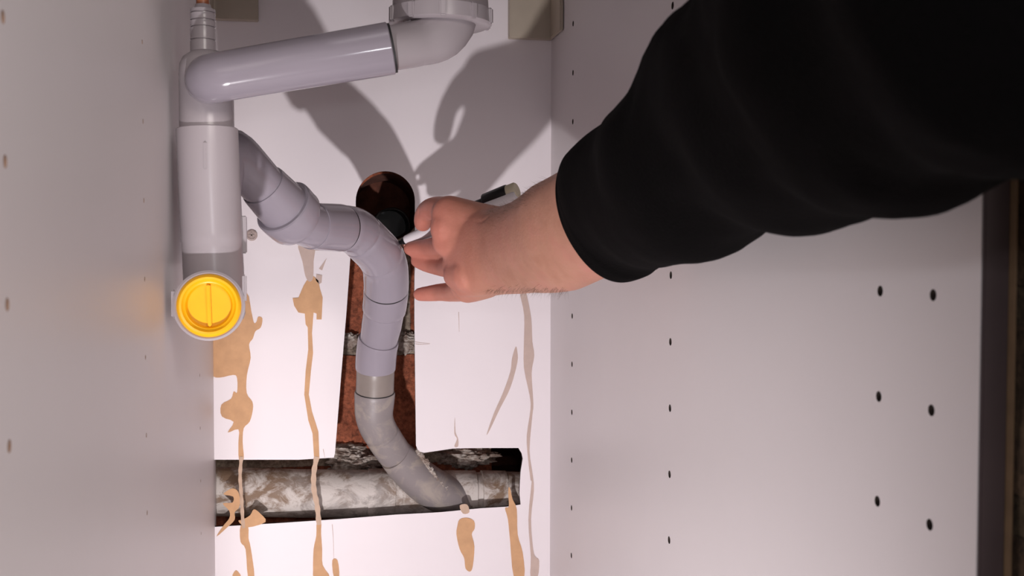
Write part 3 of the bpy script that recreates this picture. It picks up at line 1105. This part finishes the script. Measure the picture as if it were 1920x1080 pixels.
SL = [(1134, 402, .545, 132, 84), (1150, 394, .530, 138, 90), (1188, 366, .498, 145, 108), (1262, 330, .440, 168, 138), (1402, 222, .362, 226, 180), (1552, 128, .290, 310, 245), (1735, 0, .225, 372, 300), (1985, -130, .170, 440, 380)]
pts = sleeve_rings(SL)
last = pts[-1][0]
for dx, dy, dz, r in ((0.03, -0.06, 0.035, .052), (0.07, -0.13, 0.075, .056), (0.10, -0.22, 0.11, .062)):
    pts.append((last + Vector((dx, dy, dz)), r, r, 7 + dy * -8))
rings = []
seg = 96
n_ = len(pts)
for i, (p, a, b, par) in enumerate(pts):
    tn = (pts[min(i + 1, n_ - 1)][0] - pts[max(i - 1, 0)][0]).normalized()
    if par < 7:
        view = (p - CAM).normalized()
        dp = view - tn * view.dot(tn)
        dp.normalize()
        lastdp = dp
    else:
        dp = (lastdp - tn * lastdp.dot(tn)).normalized()
    ac = tn.cross(dp)
    if i == 0:
        tn0 = tn
    r_ = []
    for j in range(seg):
        q = 2 * math.pi * j / seg
        o_ = ac * math.cos(q) * a + dp * math.sin(q) * b
        k = 1.0
        amp = min(1, max(0, (par - 1.6) / 2)) * 0.045
        pp = p + o_
        k += amp * math.sin(par * 5.2 + 1.3 * math.sin(q * 2 + 0.7) + q * 0.9)
        k += amp * 0.9 * noise.fractal(pp * 22, 0.5, 2.0, 3)
        # hem band
        if par < 0.9:
            k += 0.012
        elif par < 1.35:
            k -= 0.006
        r_.append(p + o_ * k)
    rings.append(r_)
c0 = pts[0][0]
inner = [[c0 + (v - c0) * 0.93 + (pts[1][0] - pts[0][0]) * q for v in rings[0]] for q in (0.15, 1.5, 4.0)]
lip = [c0 + (v - c0) * 0.975 - (pts[1][0] - pts[0][0]) * 0.25 for v in rings[0]]
bm = bmesh.new()
rings_mesh(bm, list(reversed(inner)) + [lip] + rings, close=False)
bm.faces.ensure_lookup_table()
ed = [e for e in bm.edges if len(e.link_faces) == 1]
far = [e for e in ed if (e.verts[0].co - rings[-1][0]).length < 0.3 and e.verts[0].co.y < 0.0]
if far:
    bmesh.ops.holes_fill(bm, edges=far)
slv = obj('sleeve', bm, M['cloth'], person, deg=80)
slv['label'] = 'black cotton sleeve bunched at the forearm'

# finger nail of the middle finger
bm = bmesh.new()
bmesh.ops.create_uvsphere(bm, u_segments=20, v_segments=12, radius=1)
q = at(763, 459, .8035)
bmesh.ops.transform(bm, matrix=Matrix.Translation(q) @ Matrix.Rotation(math.radians(-8), 4, 'Y') @ Matrix.Diagonal((0.0036, 0.0012, 0.0022, 1)), verts=bm.verts)
obj('finger_nail', bm, M['nail'], person)

# short hairs along the forearm
from mathutils.bvhtree import BVHTree
tree = BVHTree.FromPolygons([v.co for v in me.vertices], [tuple(p.vertices) for p in me.polygons])
bm = bmesh.new()
random.seed(3)
cnt = 0
while cnt < 650:
    if random.random() < 0.62:
        t_ = random.random()
        u = 915 + 135 * t_
        v = float(np.interp(u, [915, 956, 998, 1045], [392, 379, 351, 305])) + abs(random.gauss(0, 10))
    else:
        t_ = random.random()
        u, v = 915 + 150 * t_, 547 - abs(random.gauss(0, 5))
    rd = ray(u, v + 0).normalized()
    hit = tree.ray_cast(CAM, rd)
    if hit[0] is None:
        cnt += 1
        continue
    p, nn = hit[0], hit[1]
    cnt += 1
    along = (at(1100, 380, .56) - at(940, 460, .69)).normalized() * -1
    d_ = (along * 0.8 + nn * 0.5 + Vector((random.uniform(-.4, .4), random.uniform(-.3, .3), random.uniform(-.4, .4)))).normalized()
    ln = random.uniform(0.003, 0.0075)
    x = d_.orthogonal().normalized() * 0.00006
    y = d_.cross(x).normalized() * 0.00006
    tip = p + d_ * ln + Vector((0, 0, -ln * 0.15))
    base = p - nn * 0.0003
    tri = [bm.verts.new(base + x), bm.verts.new(base - x * 0.5 + y * 0.87), bm.verts.new(base - x * 0.5 - y * 0.87)]
    tv = bm.verts.new(tip)
    for a, b in ((0, 1), (1, 2), (2, 0)):
        bm.faces.new((tri[a], tri[b], tv))
ho = obj('arm_hair', bm, M['hair'], person, smooth=False)
ho['kind'] = 'stuff'
